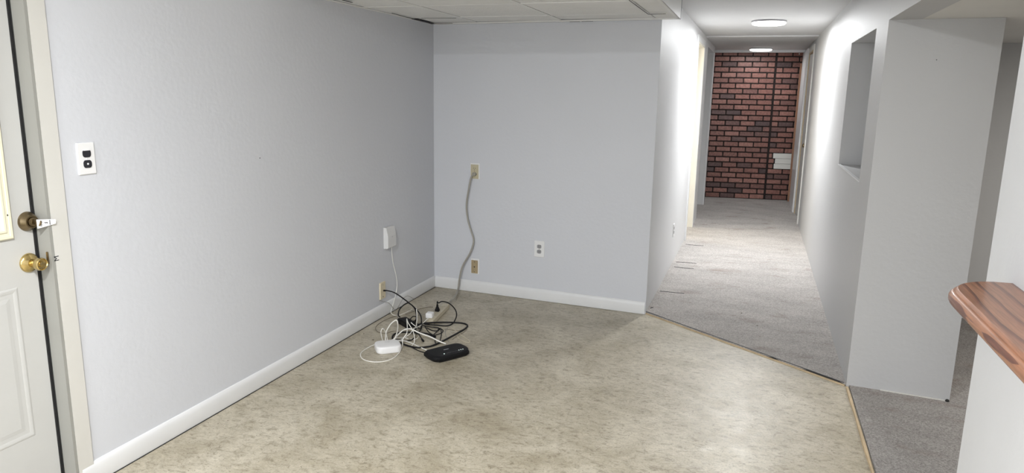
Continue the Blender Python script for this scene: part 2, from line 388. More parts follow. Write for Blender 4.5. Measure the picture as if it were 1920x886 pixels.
# hall right wall = column + niche + long wall with doorway at 9.22..10.1
CX1 = 1.033
N0, N1, NZ0, NZ1, NX = 4.345, 5.455, 1.058, 1.879, 0.728
P0, P1, PZ = 9.22, 10.06, 2.08
cy0, cy1 = 3.955, 3.918      # column face slightly skewed
bm = bmesh.new()
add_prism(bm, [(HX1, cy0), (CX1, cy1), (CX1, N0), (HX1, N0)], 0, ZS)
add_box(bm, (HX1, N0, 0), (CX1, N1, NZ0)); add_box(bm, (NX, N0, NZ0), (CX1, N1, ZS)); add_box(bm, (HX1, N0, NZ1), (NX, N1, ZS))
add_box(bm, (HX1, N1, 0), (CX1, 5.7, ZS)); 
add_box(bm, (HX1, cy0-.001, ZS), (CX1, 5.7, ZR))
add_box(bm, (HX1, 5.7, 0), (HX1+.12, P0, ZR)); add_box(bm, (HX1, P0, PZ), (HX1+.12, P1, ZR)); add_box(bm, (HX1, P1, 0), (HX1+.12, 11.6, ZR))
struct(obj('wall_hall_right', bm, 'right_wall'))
# header beam above the opening to the right room + low ceiling there
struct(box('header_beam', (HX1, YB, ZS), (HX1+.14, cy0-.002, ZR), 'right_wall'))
struct(box('ceiling_right_room', (HX1+.1405, YB, ZS+.0005), (3.4, 5.7, ZS+.1), 'soffit'))
struct(box('wall_right_room_back', (CX1+.001, 5.56, 0), (3.4, 5.66, ZS), 'grey_wall'))
struct(box('wall_right_room_side', (3.3, YB, 0), (3.4, 5.56, ZS), 'grey_wall'))
# near right wall that carries the wooden ledge
WX, WY = 0.645, 2.272
struct(box('wall_right', (WX, YB, CZ), (WX+.115, WY, ZS), 'near_wall'))
struct(boxes('wall_rear', [((-2.43, YB-.1, 0), (-2.2, YB, ZR+.1)), ((.1, YB-.1, 0), (3.4, YB, ZR+.1)), ((-2.2, YB-.1, 0), (.1, YB, .27)), ((-2.2, YB-.1, 2.23), (.1, YB, ZR+.1))], 'wall'))
wn = struct(boxes('added_window_1', [((-2.2, YB-.07, .27), (-2.15, YB-.03, 2.23)), ((.05, YB-.07, .27), (.1, YB-.03, 2.23)), ((-1.07, YB-.07, .27), (-1.02, YB-.03, 2.23)), ((-2.15, YB-.07, .27), (.05, YB-.03, .32)), ((-2.15, YB-.07, 2.18), (.05, YB-.03, 2.23))], 'trim'))  # unseen window added to frame the rear fill light
box('window_pane', (-2.15, YB-.052, .32), (.05, YB-.048, 2.18), 'glass', wn)
# ceilings
struct(box('ceiling', (XL, YB, ZR), (HX1, 4.79, ZR+.1), 'ceil'))
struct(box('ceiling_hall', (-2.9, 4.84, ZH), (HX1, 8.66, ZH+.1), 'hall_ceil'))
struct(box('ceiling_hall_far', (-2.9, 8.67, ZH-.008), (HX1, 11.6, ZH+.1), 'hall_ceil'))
struct(box('ceiling_step', (-0.52, 4.79, ZH+.001), (HX1, 4.84, ZR+.1), 'ceil'))
struct(box('trim_4', (HX0+.005, 8.655, ZH-.014), (HX1-.002, 8.685, ZH-.0005), 'trim'))
# dropped tiled ceiling: body + fascia + grid + tiles
SX, SY = -0.523, 3.03
cl = struct(box('ceiling_dropped', (XL+.001, SY, ZT+.012), (SX, 4.800, ZR-.001), 'soffit'))
bm = bmesh.new(); add_prism(bm, [(XL+.001, 4.8), (SX, 4.8), (SX, 4.822), (-.643, 4.829), (XL+.001, 4.93)], ZT+.012, ZR-.001); obj('rear_infill', bm, 'soffit', cl)
xs = [XL+.004, -1.94, -1.315, -0.69, SX]; ys = [SY, 3.32, 3.93, 4.54, 4.80]
g = bmesh.new()
for x in xs[1:-1]: add_box(g, (x-.010, SY, ZT+.002), (x+.010, 4.79, ZT+.012))
for y in ys[1:-1]: add_box(g, (XL+.004, y-.010, ZT+.0025), (SX-.004, y+.010, ZT+.0118))
obj('grid_rails', g, 'grid', cl)
g = bmesh.new()   # wall angle and edge angle
add_box(g, (SX-.022, SY, ZT-.003), (SX+.001, 4.80, ZT+.003)); add_box(g, (SX-.002, SY, ZT-.003), (SX+.002, 4.80, ZT+.20))
add_prism(g, [(XL+.02, 4.905), (SX+.001, 4.79), (SX+.001, 4.818), (XL+.02, 4.932)], ZT-.003, ZT+.006)
add_box(g, (XL, SY, ZT-.002), (XL+.022, 4.90, ZT+.004))
obj('edge_angle', g, 'grid', cl)
g = bmesh.new(); add_box(g, (SX-.0005, 4.8005, ZT-.004), (SX+.004, 4.8225, ZH+.05)); obj('fascia_seam', g, 'grey_plastic', cl)
for i in range(4):
    for j in range(4):
        x0, x1, y0, y1 = xs[i], xs[i+1], ys[j], ys[j+1]
        if j == 3:
            k = .062*(-(x0+x1)/2+SX)+.0
            y1 = 4.80 + .062*max(0, -.6-x1)
        gap = .0025 if (i + j) % 3 else .004
        a = .011
        o = box('ceiling_tile', (x0+a+gap if i else x0+.022, y0+a+gap, ZT+.0035+.0015*((i*3+j) % 2)), (x1-a-gap if i < 3 else x1-.018, y1-a if j < 3 else y1-.012, ZT+.0119), 'tile', cl, bevel=.001, seg=1)
# dark gaps left open at the wall angle (tiles out of place)
def gap(a, b, w): 
    a = Vector(a); b = Vector(b); d = (b-a).normalized(); n = Vector((-d.y, d.x, 0))*w/2
    bm = bmesh.new(); add_loft(bm, [[a-n, a+n, a+n+Vector((0,0,.002)), a-n+Vector((0,0,.002))], [b-n, b+n, b+n+Vector((0,0,.002)), b-n+Vector((0,0,.002))]]); obj('open_joint', bm, 'dark', cl)
zt = ZT-.0045
for q0, q1, w_ in (((776, 36), (813, 45.2), .034), ((816, 45), (848, 44.2), .012), ((1028, 42.5), (1052, 42), .012), ((1061, 41.6), (1087, 40.8), .010), ((1091, 40.5), (1112, 39.9), .006), ((1179, .5), (1214.5, 26.5), .003), ((1215, 27), (1248, 26.2), .008), ((790, 34.3), (855, 34.3), .006), ((643, .5), (660, 5), .012), ((735, 25), (774, 35.6), .005)):
    gap(fl(*q0, zt), fl(*q1, zt), w_)

# far brick wall
bw = struct(empty('wall_far', (-0.70, 11.135, 0), (0, 0, math.radians(8.1))))
BH = ZH-.01
obj('mortar_panel', (lambda b: (add_box(b, (-.9, 0.012, CZ), (1.35, .1, BH)), b)[1])(bmesh.new()), 'mortar', bw)
rows = 28; pitch = (BH-CZ)/rows; joint = .0175
seamx0 = 0.898   # seam position along wall at floor (image line leans with the wall panel)
meshes = {}
def brick_mesh(w):
    k = round(w, 3)
    if k in meshes: return meshes[k]
    bm = bmesh.new(); r = rounded(w, pitch-joint, .006, 2)
    jit = random.Random(int(k*1000))
    ring = lambda s, y: [Vector((x*s + jit.uniform(-.0015, .0015), y, z*s + jit.uniform(-.0015, .0015))) for x, z in r]
    add_loft(bm, [ring(1, .014), ring(1, .003), ring(.965, 0)])
    bmesh.ops.recalc_face_normals(bm, faces=bm.faces)
    me = bpy.data.meshes.new('brick'); bm.to_mesh(me); bm.free(); me.materials.append(M['brick']); meshes[k] = me
    return me
BL = .2145
def put(x0, x1, z, white=False):
    w_ = x1-x0-joint
    if w_ < .02: return
    if white:
        bm = bmesh.new(); r = rounded(w_, pitch-joint*.15, .006, 2)
        add_loft(bm, [[Vector((x, y, z_)) for x, z_ in r] for y in (.014, .002)] + [[Vector((x*.98, -.001, z_*.9)) for x, z_ in r]])
        o = obj('brick', bm, 'white_paint', bw); o['label'] = 'brick painted white'
    else:
        o = bpy.data.objects.new('brick', brick_mesh(w_)); C.objects.link(o); o.parent = bw
    o.location = ((x0+x1)/2, random.uniform(-.002, .001), z)
# panel seam follows the paint line of the photograph: panel joint is plumb, in wall coordinates
inv = Matrix.Rotation(math.radians(-8.1), 3, 'Z')
def onbrick(x, y):
    d = ray(x, y); n = Matrix.Rotation(math.radians(8.1), 3, 'Z') @ Vector((0, -1, 0)); p0 = Vector((-0.70, 11.135, 0))
    t = (p0-CAM).dot(n)/d.dot(n); return inv @ (CAM + d*t - p0)
seam = (onbrick(1434, 375).x + onbrick(1455, 95).x)/2
wl = onbrick(1450.5, 300).x
zw = [onbrick(1470, y).z for y in (290, 300, 310)]
RX1 = 1.30
for rI in range(rows):
    z = CZ + pitch*(rI+.5)
    off = (rI % 2)*BL/2
    white_row = any(abs(z-q) < pitch*.52 for q in zw)
    x = seam - joint*.2                      # left panel, laid from the seam leftward
    first = BL/2 if rI % 2 else BL
    while x > -.25:
        L = first if first else BL; first = None
        put(x-L, x, z); x -= L
    x = seam + joint*.6
    first = BL if rI % 2 else BL*.45
    while x < RX1-.02:
        L = first if first else BL; first = None
        x1 = min(x+L, RX1)
        if white_row:
            x1 = max(x1, wl+.03)
            if x >= wl-.02 or x1 > wl: x1 = RX1
            lo = wl + {0: .0, 1: .012, 2: -.02}[rI % 3]
            if x1 <= lo+.02: put(x, x1, z)
            elif x >= lo-.02: put(x, x1, z, True)
            else: put(x, lo, z); put(lo, x1, z, True)
        else: put(x, x1, z)
        x = x1
struct(box('trim_5', (-.78, 11.03, ZH-.045), (HX1, 11.10, ZH-.0085), 'trim'))
# little white spots of a sensor bracket at top right of the bricks
for q, s in (((1510, 96), .012), ((1499, 101), .010)):
    p = onbrick(*q); o = box('paint_fleck', (p.x-s, -.006, p.z-s), (p.x+s*.6, 0.0, p.z+s), 'white_paint', bw, .003)

# ---- hall doorways
def frame(name, x, ya, yb, ztop, w, proud, depth, mat, sgn, parent=None):
    L = [((x, ya-w, CZ), (x+sgn*proud, ya, ztop+w)), ((x, yb, CZ), (x+sgn*proud, yb+w, ztop+w)), ((x, ya, ztop), (x+sgn*proud, yb, ztop+w))]
    return boxes(name, L, mat, parent)
d2 = struct(empty('door_2', (HX0, O1a, CZ)))
def rel(o, p): o.parent = p; o.matrix_parent_inverse = Matrix.Translation(-Vector(p.location)); return o
rel(frame('casing', HX0+.0005, O1a, O1b, O1z, .06, .014, 0, 'trim', 1), d2)
rel(boxes('jamb', [((HX0+.012, O1b-.02, CZ), (HX0+T-.01, O1b-.0005, O1z)), ((HX0+.012, O1a+.0005, CZ), (HX0+T-.01, O1a+.02, O1z)), ((HX0+.012, O1a, O1z-.02), (HX0+T-.01, O1b, O1z-.0005))], 'door_cream'), d2)
rel(boxes('door_stop', [((HX0-.05, O1b-.032, CZ), (HX0-.085, O1b-.0195, O1z-.02))], 'door_cream'), d2)
d3 = struct(empty('door_3', (HX1, P0, CZ)))
rel(frame('casing', HX1-.0005, P0, P1, PZ, .055, .014, 0, 'casing', -1), d3)
rel(boxes('jamb', [((HX1-.01, P1-.02, CZ), (HX1+.11, P1-.0005, PZ)), ((HX1-.01, P0+.0005, CZ), (HX1+.11, P0+.02, PZ)), ((HX1-.01, P0, PZ-.02), (HX1+.11, P1, PZ-.0005))], 'tan_wood'), d3)
# door slab, slightly ajar into the hall, hinged at the far side
sl = empty('slab_pivot'); bpy.data.objects.remove(sl)
bm = bmesh.new(); mt = Matrix.Translation((HX1+.035, P1-.022, 0)) @ Matrix.Rotation(math.radians(3.0), 4, 'Z')
add_box(bm, (-.035, -.775, CZ+.012), (0, 0, PZ-.025), mt); slab = rel(obj('door_slab', bm, 'door', None, .002), d3)
bm = bmesh.new(); add_lathe(bm, [(.028, 0), (.026, .008), (.012, .012), (.011, .03), (.024, .042), (.027, .055), (.016, .066)], mt @ Vector((-.035, -.71, .95)), (-1, 0, 0)); rel(obj('door_knob', bm, 'antique', None, smooth=True), d3)
struct(box('trim_6', (HX1-.055, 11.19, CZ), (HX1-.03, 11.23, 2.0), 'brown_wood'))
struct(box('trim_7', (HX1-.03, 10.12, CZ), (HX1-.0005, 11.22, ZH-.05), 'trim'))
# carpentry edge of nib by the second opening
struct(box('trim_8', (HX0-.012, O2b-.012, CZ), (HX0+.006, O2b+.108, O2z), 'trim'))

# ---- baseboards
def baseboard(name, a, b, n, h=.089, t=.013):
    a = Vector((*a, 0)); b = Vector((*b, 0)); n = Vector((*n, 0))
    prof = [(0, .002), (t*.9, .002), (t, .006), (t, h*.72), (t*.8, h*.86), (t*.45, h*.97), (t*.2, h), (0, h)]
    bm = bmesh.new(); add_loft(bm, [[p + n*u + Vector((0, 0, v)) for u, v in prof] for p in (a, b)])
    return struct(obj(name, bm, 'trim', None, smooth='auto'))
baseboard('baseboard_left', (XL+.0003, 1.800), (XL+.0003, 4.934), (1, 0))
nb = Vector((BW1[0]-BW0[0], BW1[1]-BW0[1])).normalized(); nn = (nb.y, -nb.x)
baseboard('baseboard_back', (BW0[0]+.013+nn[0]*.0003, BW0[1]-.001), (BW1[0]-.004, BW1[1]+nn[1]*.0003), nn)
struct(boxes('trim_9', [((XL+.013, 1.80, 0), (XL+.0155, 4.92, .003)), ], 'gasket'))

# ---- entry door on the left wall
XD = XL-.055      # face of the door slab
d1 = struct(empty('door_1', (XD, D0, 0)))
def R1(o): return rel(o, d1)
R1(boxes('casing', [((XL+.0003, D1, 0), (XL+.009, D1+.062, DZ+.062)), ((XL+.0003, D0-.062, 0), (XL+.009, D0, DZ+.062)), ((XL+.0003, D0, DZ), (XL+.009, D1, DZ+.062))], 'casing'))
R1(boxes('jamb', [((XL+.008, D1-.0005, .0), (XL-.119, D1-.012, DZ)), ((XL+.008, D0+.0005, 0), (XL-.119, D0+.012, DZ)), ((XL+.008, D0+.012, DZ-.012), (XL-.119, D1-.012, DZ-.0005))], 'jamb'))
R1(boxes('weatherstrip', [((XD+.004, D1-.012, .01), (XD-.03, D1-.0165, DZ-.012)), ((XD+.002, D1-.0175, .01), (XD-.03, D1-.0235, DZ-.012))], 'gasket'))
R1(boxes('threshold', [((XL+.0, D0+.012, 0), (XL-.118, D1-.012, .018))], 'antique'))
E0, E1 = D0+.016, D1-.024
# glazed opening measured off the photo
lf = onX(28, 447, XD+.012)      # lower right outer corner of the lite frame
fw = .031
gy1, gz0 = lf.y-fw, lf.z+fw
gy0, gz1 = gy1-.50, gz0+.86
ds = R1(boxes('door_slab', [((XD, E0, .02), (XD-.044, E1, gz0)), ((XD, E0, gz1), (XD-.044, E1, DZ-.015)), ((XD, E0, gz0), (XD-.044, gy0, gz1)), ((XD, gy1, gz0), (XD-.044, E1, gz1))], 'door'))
def ringframe(name, y0, y1, z0, z1, w_, x0, prof, mat):
    # mitred frame, profile (inward offset, height)
    bm = bmesh.new(); rings = []
    for off, h in prof:
        rings.append([Vector((x0+h, a, b)) for a, b in ((y0+off, z0+off), (y1-off, z0+off), (y1-off, z1-off), (y0+off, z1-off))])
    add_loft(bm, rings, cap=False); return R1(obj(name, bm, mat))
lite = ringframe('window_frame', gy0-fw, lf.y, lf.z, gz1+fw, fw, XD, [(0, 0), (0, .008), (.004, .012), (.012, .012), (.014, .009), (.022, .009), (.026, .014), (.032, .014), (.036, .004), (.036, -.03)], 'lite')
R1(box('window_pane', (XD-.022, gy0, gz0), (XD-.018, gy1, gz1), 'glass'))
for q in ((16.5, 403), (0.5, 262)):
    p = onX(*q, XD+.012); bm = bmesh.new(); add_lathe(bm, [(.0045, 0), (.0045, .0015), (.002, .0025)], (XD+.009, p.y, p.z), (1, 0, 0), 10); R1(obj('frame_screw', bm, 'dark'))
# lower moulded panels
pr = onX(67.3, 815, XD); pt = onX(32, 537.5, XD)
pw = .30
for k in range(2):
    y1 = pr.y - k*(pw+.10); y0 = y1-pw
    ringframe('panel_moulding', y0, y1, pr.z, pt.z, 0, XD, [(0, -.001), (0.003, .0012), (.008, .0020), (.014, .0014), (.019, .0004), (.021, -.0008)], 'door')
    ringframe('raised_panel', y0+.034, y1-.034, pr.z+.034, pt.z-.034, 0, XD, [(0, -.001), (.001, .0006), (.014, .0018), (.016, .0018), (.05, .0018), (.09, .0018)], 'door')
# deadbolt with key
pd = onX(50.5, 414.5, XD)
bm = bmesh.new(); add_lathe(bm, [(.034, 0), (.034, .004), (.031, .010), (.024, .022), (.0225, .026), (.018, .026), (.017, .022), (.0165, .022)], (XD, pd.y, pd.z), (1, 0, 0), 32)
db = R1(obj('deadbolt', bm, 'antique', None, smooth='auto'))
def sub(o, p):   # sub-part placed in world coordinates
    o.parent = p; bpy.context.view_layer.update(); o.matrix_parent_inverse = p.matrix_world.inverted(); return o
bm = bmesh.new(); add_lathe(bm, [(.016, .02), (.0155, .030), (.010, .031), (.009, .034), (.004, .034)], (XD, pd.y, pd.z), (1, 0, 0), 20); sub(obj('lock_core', bm, 'antique', None, smooth='auto'), db)
# key in the lock and its paper tag
bm = bmesh.new(); add_lathe(bm, [(.0118, -.001), (.0125, 0), (.0125, .002), (.0118, .003)], (XD+.052, pd.y+.003, pd.z-.002), (0, -1, .25), 18)
add_box(bm, (XD+.036, pd.y-.0012, pd.z-.004), (XD+.048, pd.y+.0012, pd.z+.003))
key = obj('key', bm, 'antique', None, smooth='auto'); tag(key, 'dark brass key turned in the upper lock of the white door', 'key')
a = onX(69, 420, XD+.055); b = onX(104.5, 414.5, XD+.075)
d = (b-a); dn = d.normalized(); upv = Vector((0.15, 0, 1)); upv = (upv - dn*upv.dot(dn)).normalized(); nrm = dn.cross(upv).normalized()
bm = bmesh.new(); t_ = nrm*.0006
h0, h1 = .0165, .0075
add_loft(bm, [[a-upv*h0-t_, a+upv*h0-t_, a+upv*h0+t_, a-upv*h0+t_], [a+d*.62-upv*.0115-t_, a+d*.62+upv*.0115-t_, a+d*.62+upv*.0115+t_, a+d*.62-upv*.0115+t_], [b-upv*h1-t_, b+upv*h1-t_, b+upv*h1+t_, b-upv*h1+t_]])
tg = obj('key_tag', bm, 'paper'); tag(tg, 'folded white paper tag with black letters hanging off the door key', 'tag')
cross = 1 if nrm.dot(CAM-a) > 0 else -1
nf = nrm*cross
# letters read along the vertical of the tag (turned a quarter)
xdir = -upv; ydir = nf.cross(xdir)
def tagtext(s, frac, size, off=0):
    c = a + d*frac + upv*off + nf*.0012
    mt = Matrix((xdir, ydir, nf)).transposed().to_4x4(); mt.translation = c
    sub(text('lettering', s, size, 'ink', None, mt), tg)
tagtext('M', .22, .011, .006); tagtext('H', .22, .010, -.006); tagtext('F', .45, .017)
c = a + d*.68 + nf*.001; bm = bmesh.new(); add_loft(bm, [[c-upv*.009-dn*.0012, c+upv*.009-dn*.0012, c+upv*.009+dn*.0012, c-upv*.009+dn*.0012], [c-upv*.009-dn*.0012+nf*.0004, c+upv*.009-dn*.0012+nf*.0004, c+upv*.009+dn*.0012+nf*.0004, c-upv*.009+dn*.0012+nf*.0004]]); sub(obj('ink_line', bm, 'ink'), tg)
# knob
pk = onX(54, 492, XD)
bm = bmesh.new(); add_lathe(bm, [(.034, 0), (.034, .003), (.030, .009), (.020, .013), (.0145, .016), (.0135, .028), (.017, .034), (.0215, .046), (.023, .056), (.0215, .064), (.019, .066), (.0165, .062), (.010, .061), (.009, .065), (.004, .066)], (XD, pk.y, pk.z), (1, 0, 0), 32)
R1(obj('door_knob', bm, 'brass', None, smooth='auto'))
p = onX(46, 494, XD+.008); bm = bmesh.new(); add_lathe(bm, [(.003, 0), (.003, .003)], (XD+.008, p.y, p.z), (1, 0, 0), 8); R1(obj('rosette_screw', bm, 'dark'))
p = onY(89.5, 483, D1-.014); R1(boxes('strike_plate', [((p.x-.004, D1-.0165, p.z-.022), (p.x+.004, D1-.0115, p.z+.022))], 'antique', None, .002))
# scribbled mark on the jamb edge
p = onX(106.5, 484, XL+.0095)
mt = Matrix((Vector((0, 0, 1)), Vector((0, -1, 0)), Vector((1, 0, 0)))).transposed().to_4x4(); mt.translation = (XL+.0093, p.y, p.z)
R1(text('pen_mark', 'M', .026, 'ink', None, mt))

# ---- wall plates.  local frame: u along the wall, v up, n out of the wall
def plate_frame(u, n, c):
    v = Vector((0, 0, 1)); u = Vector(u).normalized(); n = Vector(n).normalized()
    m = Matrix((u, v, n)).transposed().to_4x4(); m.translation = c; return m
def plate(root, w_, h_, mat, t=.006, b=.0025):
    bm = bmesh.new(); r = rounded(w_, h_, .003, 3); r2 = rounded(w_-2*b, h_-2*b, .003, 3)
    add_loft(bm, [[Vector((x, y, 0)) for x, y in r], [Vector((x, y, t*.5)) for x, y in r], [Vector((x, y, t)) for x, y in r2]])
    return obj('cover_plate', bm, mat, root)
def receptacle(root, cy, mat, slots='dark', w_=.034, h_=.028, t0=.006, cx=0, t1=.0075):
    bm = bmesh.new(); pts = []
    for k in range(24):
        a_ = 2*math.pi*k/24; pts.append((cx+max(-w_*.5, min(w_*.5, .0172*math.cos(a_)*w_/.032)), cy+max(-h_/2, min(h_/2, .0172*math.sin(a_)))))
    add_loft(bm, [[Vector((x, y, t0-.001)) for x, y in pts], [Vector((x, y, t1)) for x, y in pts]])
    rc = obj('receptacle', bm, mat, root)
    if slots:
        bm = bmesh.new()
        for sx in (-.0063, .0063): add_box(bm, (cx+sx-.0012, cy-.001, t1-.0005), (cx+sx+.0012, cy+.0075, t1+.0003))
        add_lathe(bm, [(.0024, t1-.0005), (.0024, t1+.0003)], (cx, cy-.007, 0), (0, 0, 1), 10)
        obj('slots', bm, slots, rc)
    return rc
def screw(root, cy, mat='antique', r=.003, z=.0055, cx=0):
    bm = bmesh.new(); add_lathe(bm, [(r, z), (r, z+.001), (r*.6, z+.0015)], (cx, cy, 0), (0, 0, 1), 12); obj('screw', bm, mat, root)
def root_at(name, m, label, cat, group=None):
    e = empty(name); e.matrix_world = m; tag(e, label, cat, group); return e
nB = Vector((nn[0], nn[1], 0)); uB = Vector((nb.x, nb.y, 0))
def onB(x, y, off=0):   # point on the back wall plane
    p0 = Vector((*BW0, 0)) + nB*off; d = ray(x, y); return CAM + d*((p0-CAM).dot(nB)/d.dot(nB))
# black-and-white duplex on the left wall
p = onX(160.5, 297, XL)
e = root_at('wall_outlet', plate_frame((0, 1, 0), (1, 0, 0), p+Vector((.0005, 0, 0))), 'white wall plate with two black outlets beside the white entry door', 'outlet')
plate(e, .072, .116, 'white_plastic')
for cy in (.019, -.0195): receptacle(e, cy, 'ink', None, w_=.033, t1=.0085)
bm = bmesh.new(); add_box(bm, (-.013, .0295, .006), (.013, .0335, .0098)); obj('white_lip', bm, 'white_plastic', e)
bm = bmesh.new(); add_lathe(bm, [(.0036, .008), (.0036, .0095)], (.0, -.019, 0), (0, 0, 1), 12); obj('white_pin', bm, 'white_plastic', e)
screw(e, 0, 'white_plastic')
# ivory outlet with plug
p = onB(891, 320.5)
e = root_at('wall_outlet', plate_frame(uB, nB, p+nB*.0005), 'upper ivory outlet on the back wall with a grey cord plugged in', 'outlet')
plate(e, .076, .118, 'white_plastic', .003, .001)
o = plate(e, .064, .106, 'ivory', .0065); o.name = 'inner_plate'; o.location = (-.003, -.004, 0)
receptacle(e, .018, 'ivory', cx=-.003); receptacle(e, -.021, 'ivory', 'dark', cx=-.003); screw(e, 0, cx=-.003)
plugA = p
# tan phone plate
p = onB(891, 498.5)
e = root_at('phone_jack', plate_frame(uB, nB, p+nB*.0005), 'tan jack plate low on the back wall below the ivory outlet', 'jack')
plate(e, .072, .118, 'white_plastic', .003, .001)
o = plate(e, .056, .103, 'tan', .0065); o.name = 'inner_plate'; o.location = (-.004, -.005, 0)
for cy in (.034, -.043): screw(e, cy, 'dark', .0028, .006, -.004)
bm = bmesh.new(); add_box(bm, (-.008, -.010, .006), (0, .0, .0072)); obj('jack_port', bm, 'dark', e)
# white outlet at right
p = onB(1011.5, 466.3)
e = root_at('wall_outlet', plate_frame(uB, nB, p+nB*.0005), 'white wall plate with grey sockets, right half of the back wall', 'outlet')
plate(e, .078, .121, 'white_plastic'); receptacle(e, .019, 'grey_plastic'); receptacle(e, -.019, 'grey_plastic'); screw(e, 0)
# coax plate on the left wall
p = onX(716, 544, XL)
e = root_at('cable_jack', plate_frame((0, 1, 0), (1, 0, 0), p+Vector((.0005, 0, 0))), 'cream cable plate low on the left wall with a black cable screwed in', 'jack')
plate(e, .070, .116, 'cream_plastic', .009, .002); screw(e, .040, 'antique', .003, .0085); screw(e, -.042, 'dark', .004, .0085)
coax = p
bm = bmesh.new(); add_lathe(bm, [(.006, .009), (.006, .016), (.0045, .017), (.0045, .026)], (.006, -.001, 0), (0, 0, 1), 12); obj('coax_nut', bm, 'black_plastic', e)
# white wedge box
p = (onX(717, 425, XL) + onX(735.5, 462, XL))/2
e = root_at('wall_box', plate_frame((0, 1, 0), (1, 0, 0), p+Vector((.0005, 0, 0))), 'white wedge-shaped plastic box on the left wall above the cable plate', 'wall box')
hw, hh = .056, .073
bm = bmesh.new(); prof = [(0, -hh), (.028, -hh+.002), (.036, -hh+.008), (.036, .012), (.024, hh-.004), (.018, hh), (0, hh)]
add_loft(bm, [[Vector((x, v, n_)) for n_, v in prof] for x in (-hw, hw)]); obj('cover', bm, 'box_white', e, .002)
bm = bmesh.new(); add_lathe(bm, [(.0022, .034), (.0022, .0366)], (.004, .004, 0), (0, 0, 1), 8); obj('indicator_hole', bm, 'dark', e)
wbox = p
# hallway outlet on the left hall wall
p = onX(1262.5, 431, HX0)
e = root_at('wall_outlet', plate_frame((0, 1, 0), (1, 0, 0), p+Vector((.0005, 0, 0))), 'white outlet low on the left wall of the hallway', 'outlet')
plate(e, .072, .116, 'white_plastic'); receptacle(e, .019, 'grey_plastic'); receptacle(e, -.019, 'grey_plastic')
# tiny nail
p = onX(487, 296, XL); bm = bmesh.new(); add_lathe(bm, [(.0025, 0), (.0025, .002)], (XL, p.y, p.z), (1, 0, 0), 8); tag(obj('wall_nail', bm, 'dark'), 'tiny dark nail head in the middle of the left wall', 'nail')
cf = onY(1756.5, 112, 3.932); bm = bmesh.new(); add_lathe(bm, [(.0022, 0), (.0022, .002)], (cf.x, 3.937, cf.z), (0, -1, 0), 8); tag(obj('wall_nail', bm, 'dark'), 'tiny dark nail head high on the grey column face', 'nail')
# niche sill lip and column foot
nch = box('niche_sill', (HX1-.004, N0+.0, NZ0-.003), (HX1+.012, N1-.002, NZ0+.004), 'trim', None, .001); nch['kind'] = 'structure'; nch.name = 'trim_10'
bm = bmesh.new(); add_prism(bm, [(HX1+.16, cy0-.020), (CX1-.02, cy1-.010), (CX1-.02, cy1-.002), (HX1+.16, cy0-.012)], CZ-.001, CZ+.003); struct(obj('trim_11', bm, 'casing'))
bm = bmesh.new(); add_lathe(bm, [(.008, 0), (.010, .003), (.007, .009), (.002, .011)], (CX1-.012, cy1-.010, CZ), (0, 0, 1), 9); tag(obj('lint_clump', bm, 'dark'), 'small dark clump on the carpet at the outer foot of the grey column', 'lint')

# ---- hall ceiling lamps
def lamp(loc, label):
    e = empty('ceiling_lamp', loc); tag(e, label, 'ceiling light', None)
    bm = bmesh.new(); add_lathe(bm, [(.150, 0), (.152, -.006), (.150, -.014), (.14, -.016)], (0, 0, 0), (0, 0, 1), 40); obj('lamp_base', bm, 'grey_plastic', e, smooth='auto')
    bm = bmesh.new(); add_lathe(bm, [(.146, -.014), (.147, -.024), (.138, -.034), (.11, -.0395), (.06, -.042), (.004, -.0425)], (0, 0, 0), (0, 0, 1), 40); obj('diffuser', bm, 'diffuser', e, smooth='auto')
    return e
lamp((.02, 7.05, ZH-.0005), 'nearer round white ceiling light in the hallway, switched on')
lamp((-.045, 10.7, ZH-.0085), 'farther round white ceiling light, close in front of the brick wall')
lamp((-.95, .4, ZR-.0005), 'round white ceiling light of the room, overhead beside the entry door')

e = empty('added_ceiling_panel', (-.9, -1.6, ZR-.0005)); tag(e, 'added rectangular white fill light panel on the ceiling, behind the viewer', 'ceiling light')  # panel body added for the overhead fill, out of view
boxes('light_frame', [((-.63, -.33, -.03), (-.60, .33, 0)), ((.60, -.33, -.03), (.63, .33, 0)), ((-.6, -.33, -.03), (.6, -.30, 0)), ((-.6, .30, -.03), (.6, .33, 0))], 'trim', e)
box('diffuser', (-.6, -.3, -.022), (.6, .3, -.018), 'diffuser', e)
# ---- wooden ledge on the right wall
def ledge():
    yn = YB+1.2
    out = [(WX-.0005, yn), (WX-.0005, 2.082), (.600, 2.080), (.565, 2.068), (.532, 2.046), (.505, 2.016), (.487, 1.982), (.478, 1.940), (.476, 1.88), (.476, yn)]
    sm = smooth_path([Vector((*q, 0)) for q in out[2:9]], 4)
    ring = [Vector((*out[0], 0)), Vector((*out[1], 0))] + sm + [Vector((*out[9], 0))]
    cx = Vector((WX, 1.7, 0))
    def inset(d_):
        n_ = len(ring); res = []
        for i, q in enumerate(ring):
            if i in (0, 1): r_ = q.copy(); 
            elif i == n_-1: r_ = q + Vector((d_, 0, 0))
            else:
                t = (ring[i+1]-ring[i-1]).normalized(); r_ = q + Vector((t.y, -t.x, 0))*(-1 if (Vector((t.y, -t.x, 0)).dot(cx-q) < 0) else 1)*d_
            if i == 1: r_.y -= d_
            res.append(r_)
        return res
    bm = bmesh.new(); rings = []
    zt_, zb = 1.052, 1.014
    for d_, z in ((.020, zb), (.008, zb), (.003, zb+.003), (0, zb+.009), (0, zb+.018), (.003, zb+.025), (.009, zb+.0305), (.012, zb+.031), (.0135, zb+.034), (.018, zt_), (.03, zt_)):
        rings.append([v+Vector((0, 0, z)) for v in inset(d_)])
    add_loft(bm, rings)
    return obj('wooden_ledge', bm, 'oak', None, smooth='auto')
tag(ledge(), 'varnished oak bar ledge with rounded end on the right-hand white wall', 'ledge')

